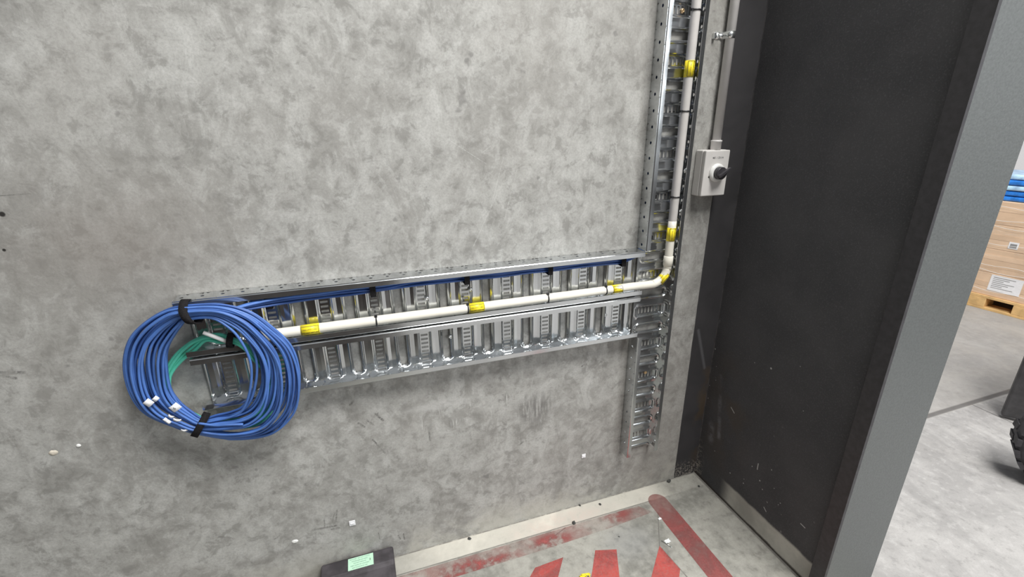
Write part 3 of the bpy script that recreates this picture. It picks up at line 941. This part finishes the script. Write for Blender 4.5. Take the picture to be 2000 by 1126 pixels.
clip = empty('pipe_clip', (gx - .002, 0, WP(1420, 68, .02).z), 'small bright zinc saddle clip holding the grey conduit to the wall', 'pipe clip')
cz = WP(1420, 68, .02).z
mb = MB(); prof = []
for k in range(13):
    a = math.radians(180 - 15 * k); prof.append((gx - .002 + .0133 * math.cos(a), -.0185 - .0133 * math.sin(a)))
prof = [(gx - .040, -.0012), (gx - .0225, -.0012), (gx - .0153, -.004)] + prof + [(gx + .0115, -.003), (gx + .014, -.0012)]
n0 = mb.add([(x, y, cz - .009) for x, y in prof]); n1 = mb.add([(x, y, cz + .009) for x, y in prof])
for k in range(len(prof) - 1): mb.face([n0 + k, n0 + k + 1, n1 + k + 1, n1 + k], True)
mb.build('saddle', M['zinc'], clip, solid=.0014)
MB().lathe([(.0055, 0), (.0055, .002), (.0040, .0042), (.0015, .0046)], (gx - .029, -.0022, cz), (0, -1, 0), 6, False).build('screw', M['zinc'], clip)
MB().box(gx - .0475, gx - .0405, -.010, 0, cz - .009, cz + .006).build('spacer_bar', M['zinc'], clip, bevel=.001)

iso = empty('isolator_switch', ((BX0 + BX1) / 2, 0, BB), 'pale grey isolator switch box with a dark rotary handle, overlapping the black painted edge', 'switch')
MB().box(BX0, BX1, -.031, -.0005, BB, BT).build('back_box', M['iso'], iso, bevel=.003)
MB().box(BX0 + .0005, BX1 - .0005, -BD, -.0318, BB + .0005, BT - .0005).build('cover', M['iso'], iso, bevel=.003, seg=3)
kc = Vector((BX0 + .047, -BD, (BT + BB) / 2 + .002))
dial = MB().lathe([(.0270, -.001), (.0270, .003), (.0250, .008), (.0195, .0095)], kc, (0, -1, 0), 40).build('dial_ring', M['iso_white'], iso)
MB().lathe([(.0185, .0), (.0185, .014), (.0172, .016)], kc + Vector((0, -.0085, 0)), (0, -1, 0), 36).build('rotary_knob', M['knob'], iso)
a = math.radians(33); xd = Vector((math.cos(a), 0, math.sin(a))); zd = Vector((-math.sin(a), 0, math.cos(a)))
k0 = kc + Vector((0, -.0245, 0))
pl = [k0 - xd * .016 + zd * .0045, k0 + xd * .018 + zd * .0042, k0 + xd * .028 + zd * .0025, k0 + xd * .028 - zd * .0025, k0 + xd * .018 - zd * .0042, k0 - xd * .016 - zd * .0045]
MB().prism(pl, (0, -.009, 0)).build('handle_bar', M['knob'], iso, bevel=.0012)
MB().lathe([(.0028, 0), (.0028, .0006)], kc + Vector((-.026, .0002, -.012)), (0, -1, 0), 14).build('padlock_hole', M['ink'], iso)
text_mesh('lettering', 'M5 / CB 04', .0085, (kc.x - .001, -BD - .0004, BT - .022), (1, 0, 0), (0, 0, 1), M['ink_grey'], iso, bold=.0001)

# ---------------------------------------------------------------- marks and bits fixed to the concrete wall
def pad(px, py, s, label):
    p = WP(px, py, .002)
    o = empty('adhesive_pad', (p.x, 0, p.z), label, 'adhesive pad', None)
    MB().box(p.x - s / 2, p.x + s / 2, -.0030, -.0003, p.z - s / 2, p.z + s / 2).build('pad', M['paper'], o, bevel=.0008)
    MB().box(p.x - s * .28, p.x + s * .28, -.0048, -.003, p.z - s * .12, p.z + s * .12).build('bridge', M['paper'], o, bevel=.0006)
pad(688, 1021, .0180, 'small white square adhesive pad low on the wall above the dark bait box')
pad(1140, 890, .0155, 'small white square adhesive pad on the wall left of the vertical tray foot')
def dab(px, py, rx, rz, label, mat, name='filler_dab', cat='filler'):
    p = WP(px, py, .001); rnd = random.Random(int(px)); mb = MB()
    N = 14; rings = []
    for f, d in ((1, .0002), (.75, .0018), (.35, .0026)):
        rings.append(mb.add([(p.x + rx * f * math.cos(2 * math.pi * k / N) * rnd.uniform(.88, 1.1), -d, p.z + rz * f * math.sin(2 * math.pi * k / N) * rnd.uniform(.88, 1.1)) for k in range(N)]))
    for a, b in zip(rings, rings[1:]):
        for k in range(N): mb.face([a + k, a + (k + 1) % N, b + (k + 1) % N, b + k], True)
    mb.face([rings[-1] + k for k in range(N)])
    o = mb.build(name, mat, loc=(p.x, 0, p.z)); tag(o, label, cat)
dab(576, 1057, .0095, .0070, 'round pale dab of filler on the wall left of the white square pad', M['iso_white'])
dab(104, 884, .0090, .0075, 'yellowish blob of filler low on the left of the concrete wall', M['plaster'])
dab(153, 870, .0050, .0045, 'tiny white fleck of filler just right of the yellowish blob', M['iso_white'])

# ---------------------------------------------------------------- bait box on the floor
bx0, bx1 = -.238, -.020
by1 = -.004
bait = empty('bait_station', ((bx0 + bx1) / 2, -.09, 0), 'dark plastic bait box with a pale green label, standing on the floor against the wall', 'bait box')
mb = MB()
# wedge with a sloping lid: profile in (y, z)
prof = [(by1, 0), (by1, .053), (-.014, .060), (-.060, .060), (-.074, .054), (-.135, .047), (-.160, .030), (-.165, 0)]
mb.prism([(bx0, y, z) for y, z in prof], (bx1 - bx0, 0, 0))
mb.build('body', M['box_dark'], bait, bevel=.010, seg=4)
lid = MB().prism([(bx0 + .012, y, z) for y, z in ((-.067, .0560), (-.067, .0600), (-.0760, .0562), (-.128, .0500), (-.128, .0475), (-.076, .0530))], (bx1 - bx0 - .024, 0, 0))
lid.build('lid_panel', M['box_dark'], bait, bevel=.001)
# label lies on the flat rear part of the lid
lx0, lx1 = FP(680, 1094, .058).x, FP(729, 1083, .058).x
ly1, ly0 = -.016, -.059
lab = MB().prism([(lx0, ly0, .0596), (lx1, ly0, .0596), (lx1, ly1, .0596), (lx0, ly1, .0596)], (0, 0, .0010)).build('paper_label', M['green_paper'], bait)
rows = ('PESTICIDE - DO NOT TOUCH', 'MOUSE AND RAT BAIT', 'DO NOT REMOVE', 'KEEP CLEAR OF CHILDREN', 'BAIT STATION IN USE')
for k, s in enumerate(rows):
    f = (k + .7) / 5.4
    y = ly1 + (ly0 - ly1) * f; z = .0610
    text_mesh('lettering', s, .0046, ((lx0 + lx1) / 2 - .003, y, z), (1, 0, 0), (0, 1, 0), M['ink_green'], lab)
text_mesh('lettering', '2', .011, (lx1 - .010, (ly0 + ly1) / 2, .0612), (1, 0, 0), (0, 1, 0), M['ink'], lab)

# ---------------------------------------------------------------- red hatched marking painted on the floor
mk = empty('floor_marking', (.7, -.25, 0), 'worn red hatched keep-clear marking painted on the floor in the corner', 'floor marking')
H = .0004
def paint(pts, mat, label, name='hatch_stripe'):
    mb = MB(); n = mb.add([(x, y, H) for x, y in pts]); mb.face(range(n, n + len(pts)))
    o = mb.build(name, mat, mk, solid=.0003)
    tag(o, label); return o
rd = [(.944 + .037 * math.cos(math.radians(a)), -.085 + .037 * math.sin(math.radians(a))) for a in range(180, -1, -15)]
paint(rd + [(.981, -1.3), (.907, -1.3)], M['red_border'], 'solid border stripe', 'border_stripe')
paint([(-.10, -.078), (.860, -.078), (.895, -.120), (.70, -.132), (.45, -.137), (-.10, -.137)], M['red_worn'], 'faded border stripe along the wall', 'border_stripe')
paint([(.832, -.250), (.842, -.345), (.640, -.560), (.560, -.505), (.739, -.338)], M['red'], 'hatch stripe nearest the border')
paint([(.619, -.195), (.688, -.215), (.645, -.305), (.520, -.46), (.43, -.44), (.562, -.276)], M['red'], 'middle hatch stripe')
paint([(.507, -.184), (.463, -.242), (.33, -.40), (.24, -.38), (.379, -.213), (.406, -.189)], M['red'], 'hatch stripe furthest from the corner')

# ---------------------------------------------------------------- litter on the floor
def rock(px, py, r, seed, label):
    p = FP(px, py, r * .5); rnd = random.Random(seed)
    bm = bmesh.new(); bmesh.ops.create_icosphere(bm, subdivisions=2, radius=r)
    for v in bm.verts:
        v.co = Vector((v.co.x * 1.3, v.co.y, v.co.z * .55)) * rnd.uniform(.8, 1.15)
    mn = min(v.co.z for v in bm.verts)
    me = bpy.data.meshes.new('debris_chip'); bm.to_mesh(me); bm.free(); me.materials.append(M['stone'])
    o = bpy.data.objects.new('debris_chip', me); COL.objects.link(o)
    o.location = (p.x, min(p.y, -r * 1.5), -mn); o.rotation_euler.z = rnd.uniform(0, 3)
    tag(o, label, 'debris', 'dark crumbs of debris on the floor')
rock(1305, 937, .0075, 1, 'largest dark crumb of debris, at the wall foot left of the corner')
rock(1365, 949, .0040, 2, 'dark crumb of debris at the foot of the black wall, right of the corner')
rock(1132, 985, .0035, 3, 'dark crumb on the pale floor strip, left one of a close pair')
rock(1172, 984, .0042, 4, 'dark crumb on the pale floor strip, right one of a close pair')
rock(1121, 1020, .0062, 5, 'dark crumb lying on the crack above the red hatching')
rock(917, 1051, .0052, 6, 'dark greenish crumb on the pale floor strip, right of the bait box')
rock(1209, 1047, .0025, 7, 'tiny dark crumb on the floor above the middle hatch stripe')

def scrap(px, py, r, label, seed, mat):
    p = FP(px, py, .003); rnd = random.Random(seed); mb = MB(); G = 5; n = None
    ids = {}
    for i in range(G):
        for j in range(G):
            ids[i, j] = mb.add([(p.x + (i / (G - 1) - .5) * 2 * r + rnd.uniform(-1, 1) * r * .15, p.y + (j / (G - 1) - .5) * 1.3 * r + rnd.uniform(-1, 1) * r * .15, .001 + rnd.uniform(0, r * .45))])
    for i in range(G - 1):
        for j in range(G - 1): mb.face([ids[i, j], ids[i + 1, j], ids[i + 1, j + 1], ids[i, j + 1]])
    o = mb.build('plastic_scrap', mat, loc=(p.x, p.y, 0), solid=.0004); tag(o, label, 'scrap')
scrap(1304, 1056, .010, 'crumpled clear plastic scrap on the floor beside the red border stripe', 1, M['clear'])
scrap(1289, 1012, .006, 'small white scrap at the inner edge of the red border stripe, near its end', 2, M['paper'])
st = MB().tube([FP(1292, 1055, .002), FP(1302, 1061, .004), FP(1312, 1068, .002)], .0010, 6).build('wire_offcut', M['zinc'], loc=tuple(FP(1302, 1061, 0)))
tag(st, 'thin stiff wire offcut lying by the clear plastic scrap', 'wire')
tw = empty('twine', tuple(FP(1142, 1124, 0)), 'small tangle of yellow twine on the floor between two red hatch stripes', 'twine')
rnd = random.Random(5)
c0 = FP(1143, 1126, .004)
for k in range(3):
    pts = [(c0.x + rnd.uniform(-.016, .016), c0.y + rnd.uniform(-.014, .010), .0025 + rnd.uniform(0, .008)) for _ in range(7)]
    MB().tube(catmull(pts, 6), .0014, 6).build('strand', M['yellow'], tw)

# ---------------------------------------------------------------- loaded pallet out in the warehouse
A = Vector((4.35, .801)); d = Vector((.0930, -.9957)); nr = Vector((.9957, .0930))   # along the face, and away from the camera
def PB(s0, s1, t0, t1, z0, z1, mb=None):
    mb = mb or MB(); pts = []
    for z in (z0, z1):
        for s, t in ((s0, t0), (s1, t0), (s1, t1), (s0, t1)):
            q = A + d * s + nr * t; pts.append((q.x, q.y, z))
    n_ = mb.add(pts)
    for q in ((0, 3, 2, 1), (4, 5, 6, 7), (0, 1, 5, 4), (1, 2, 6, 5), (2, 3, 7, 6), (3, 0, 4, 7)): mb.face([n_ + i for i in q])
    return mb
S0 = -.42
pc = A + d * .17 + nr * .5
pal = empty('pallet', (pc.x, pc.y, 0), 'pale wooden pallet on the warehouse floor under the wrapped cartons', 'pallet')
for s in (-.42, .0 - .045, .245, .60):
    for t in (0, .43, .86):
        PB(s, s + .14, t, t + .14, .018, .085).build('block', M['wood'], pal, bevel=.003)
for t in (0, .43, .86): PB(S0, .74, t, t + .12, .0, .018).build('bottom_board', M['wood'], pal, bevel=.002)
for t in (0, .22, .44, .66, .88): PB(S0, .74, t, t + .12, .085, .105).build('deck_board', M['wood'], pal, bevel=.002)
lvl = [(.1055, .275), (.2755, .450), (.4505, .625), (.6255, .790)]
names = ['bottom', 'second', 'third', 'top']
for li, (z0, z1) in enumerate(lvl):
    for ci, (s0, s1) in enumerate(((-.41, -.012), (-.010, .370), (.372, .735))):
        off = 0
        where = ('left', 'middle', 'right')[ci]
        c = A + d * (s0 + s1) / 2 + nr * .3
        bx = empty('cardboard_box', (c.x, c.y, z0), 'brown carton in the ' + names[li] + ' layer on the pallet, ' + where + ' stack', 'cardboard box', 'cartons on the wooden pallet')
        mt = M['card'] if (li + ci) % 2 else M['card2']
        PB(s0, s1, .012, .55, z0, z1).build('carton', mt, bx, bevel=.004)
        PB(s0 + .002, s1 - .002, .0108, .0122, (z0 + z1) / 2 - .018 + .03 * (li % 2), (z0 + z1) / 2 + .018 + .03 * (li % 2)).build('packing_tape', M['card2'] if mt is M['card'] else M['card'], bx)
        if ci == 1 and li == 0:
            l = PB(.075, .250, .0095, .0105, .150, .268).build('paper_label', M['paper'], bx)
            for r in range(7):
                PB(.090, .090 + (.12 - .03 * (r % 3)), .0088, .0094, .250 - r * .013, .254 - r * .013).build('printed_line', M['ink_grey'], l)
        if ci == 1 and li == 2:
            l = PB(.105, .157, .0095, .0105, .472, .520).build('paper_label', M['paper'], bx)
            PB(.113, .149, .0088, .0094, .480, .508).build('printed_code', M['ink_grey'], l)
fw = empty('stretch_wrap', (pc.x, pc.y, .11), 'clear stretch film wound round the stacked cartons on the pallet', 'plastic wrap')
mb = MB()
PB(-.42, .745, -.003, -.002, .10, .80, mb); PB(-.425, -.424, -.003, .56, .10, .80, mb)
mb.build('film', M['film'], fw)
for z in (.16, .30, .345, .50, .62, .67, .76):
    mb = MB(); pts = []
    for k in range(20):
        q = A + d * (-.42 + k * .061) + nr * -.005
        pts.append((q.x, q.y, z + .006 * math.sin(k * 1.3 + z * 40) - k * .001))
    mb.tube(catmull(pts, 3), .0013, 6).build('film_crease', M['clear'], fw)
rnd = random.Random(8)
for k in range(5):
    z = .792 + k * .037
    q = A + d * .16 + nr * .3
    o = empty('plastic_sheet_pack', (q.x, q.y, z), ('lowest', 'second lowest', 'middle', 'second highest', 'highest')[k] + ' blue plastic sheet pack lying on the top cartons', 'plastic pack', 'blue packs on the cartons')
    PB(-.40 + rnd.uniform(-.01, .01), .72, .02 + rnd.uniform(0, .02), .52, z, z + .034).build('wrapped_sheets', M['bluefilm'] if k in (0, 1, 3) else M['bluelight'], o, bevel=.012, seg=3)

# pale load standing further back
c = CAM + ray(1990, 290) * 5.2
bl = empty('wrapped_load', (c.x, c.y, 0), 'blurred lilac and white wrapped load far back in the warehouse, above the blue packs', 'load')
MB().box(c.x - .1, c.x + .9, c.y - .6, c.y + .6, .0, 1.12).build('load_base', M['white_wall'], bl, bevel=.03)
MB().lathe([(.10, 0), (.26, .05), (.33, .2), (.30, .34), (.12, .42)], (c.x + .25, c.y + .12, 1.12), (0, 0, 1), 24).build('wrapped_bundle', M['lilac'], bl)

# ---------------------------------------------------------------- forklift at the right edge
wf = FP(2078, 958, 0)
AX = Vector((.85, .53, 0)).normalized(); LN = Vector((.53, -.85, 0)).normalized(); UPZ = Vector((0, 0, 1))
fk = empty('forklift', tuple(wf + LN * .6 + AX * .4), 'dark forklift truck with a chunky black tyre at the right edge', 'forklift')
bp = FP(1955, 812, .012)
l0 = (bp - wf).dot(LN); a0 = (bp - wf).dot(AX)
def F3(l, a, z): return wf + LN * l + AX * a + UPZ * z
MB().prism([F3(l, a0, z) for l, z in ((l0, .012), (l0, .95), (l0 + .20, 1.05), (l0 + .55, 1.05), (l0 + .55, .06))], AX * .035).build('front_guard', M['machine'], fk, bevel=.008)
MB().prism([F3(l, a0 - .02, z) for l, z in ((l0 + .5, .08), (l0 + .5, 1.0), (l0 + 1.7, 1.05), (l0 + 1.9, .8), (l0 + 1.9, .12))], AX * .85).build('chassis', M['machine'], fk, bevel=.03)
def wheel(c, R=.178, wd=.13):
    h = wd / 2; axd = -AX
    t = MB().lathe([(R * .58, -h * .8), (R * .75, -h), (R * .93, -h), (R * .985, -h * .7), (R * .985, h * .7), (R * .93, h), (R * .75, h), (R * .58, h * .8)], c, axd, 56)
    for k in range(22):
        a = 2 * math.pi * k / 22
        for sd in (-1, 1):
            aa = a + (.14 if sd > 0 else 0)
            rd_ = LN * math.cos(aa) + UPZ * math.sin(aa); tg_ = -LN * math.sin(aa) + UPZ * math.cos(aa)
            p0 = c + rd_ * (R - .014); y0, y1 = (sd * .008, sd * (h + .002))
            pts = [p0 + tg_ * s_ + AX * yy for s_, yy in ((-.015, y0), (.010, y0), (.017, y1), (-.012, y1))]
            t.prism(pts, rd_ * .0145)
    ty = t.build('tyre', M['tyre'], fk)
    MB().lathe([(R * .57, -h * .6), (R * .57, h * .75), (R * .50, h * .80), (R * .46, h * .3), (R * .25, h * .25), (R * .2, h * .7), (.02, h * .75)], c, axd, 40).build('rim', M['rim'], ty)
wheel(F3(0, 0, .1785))
wheel(F3(1.35, 0, .1785))
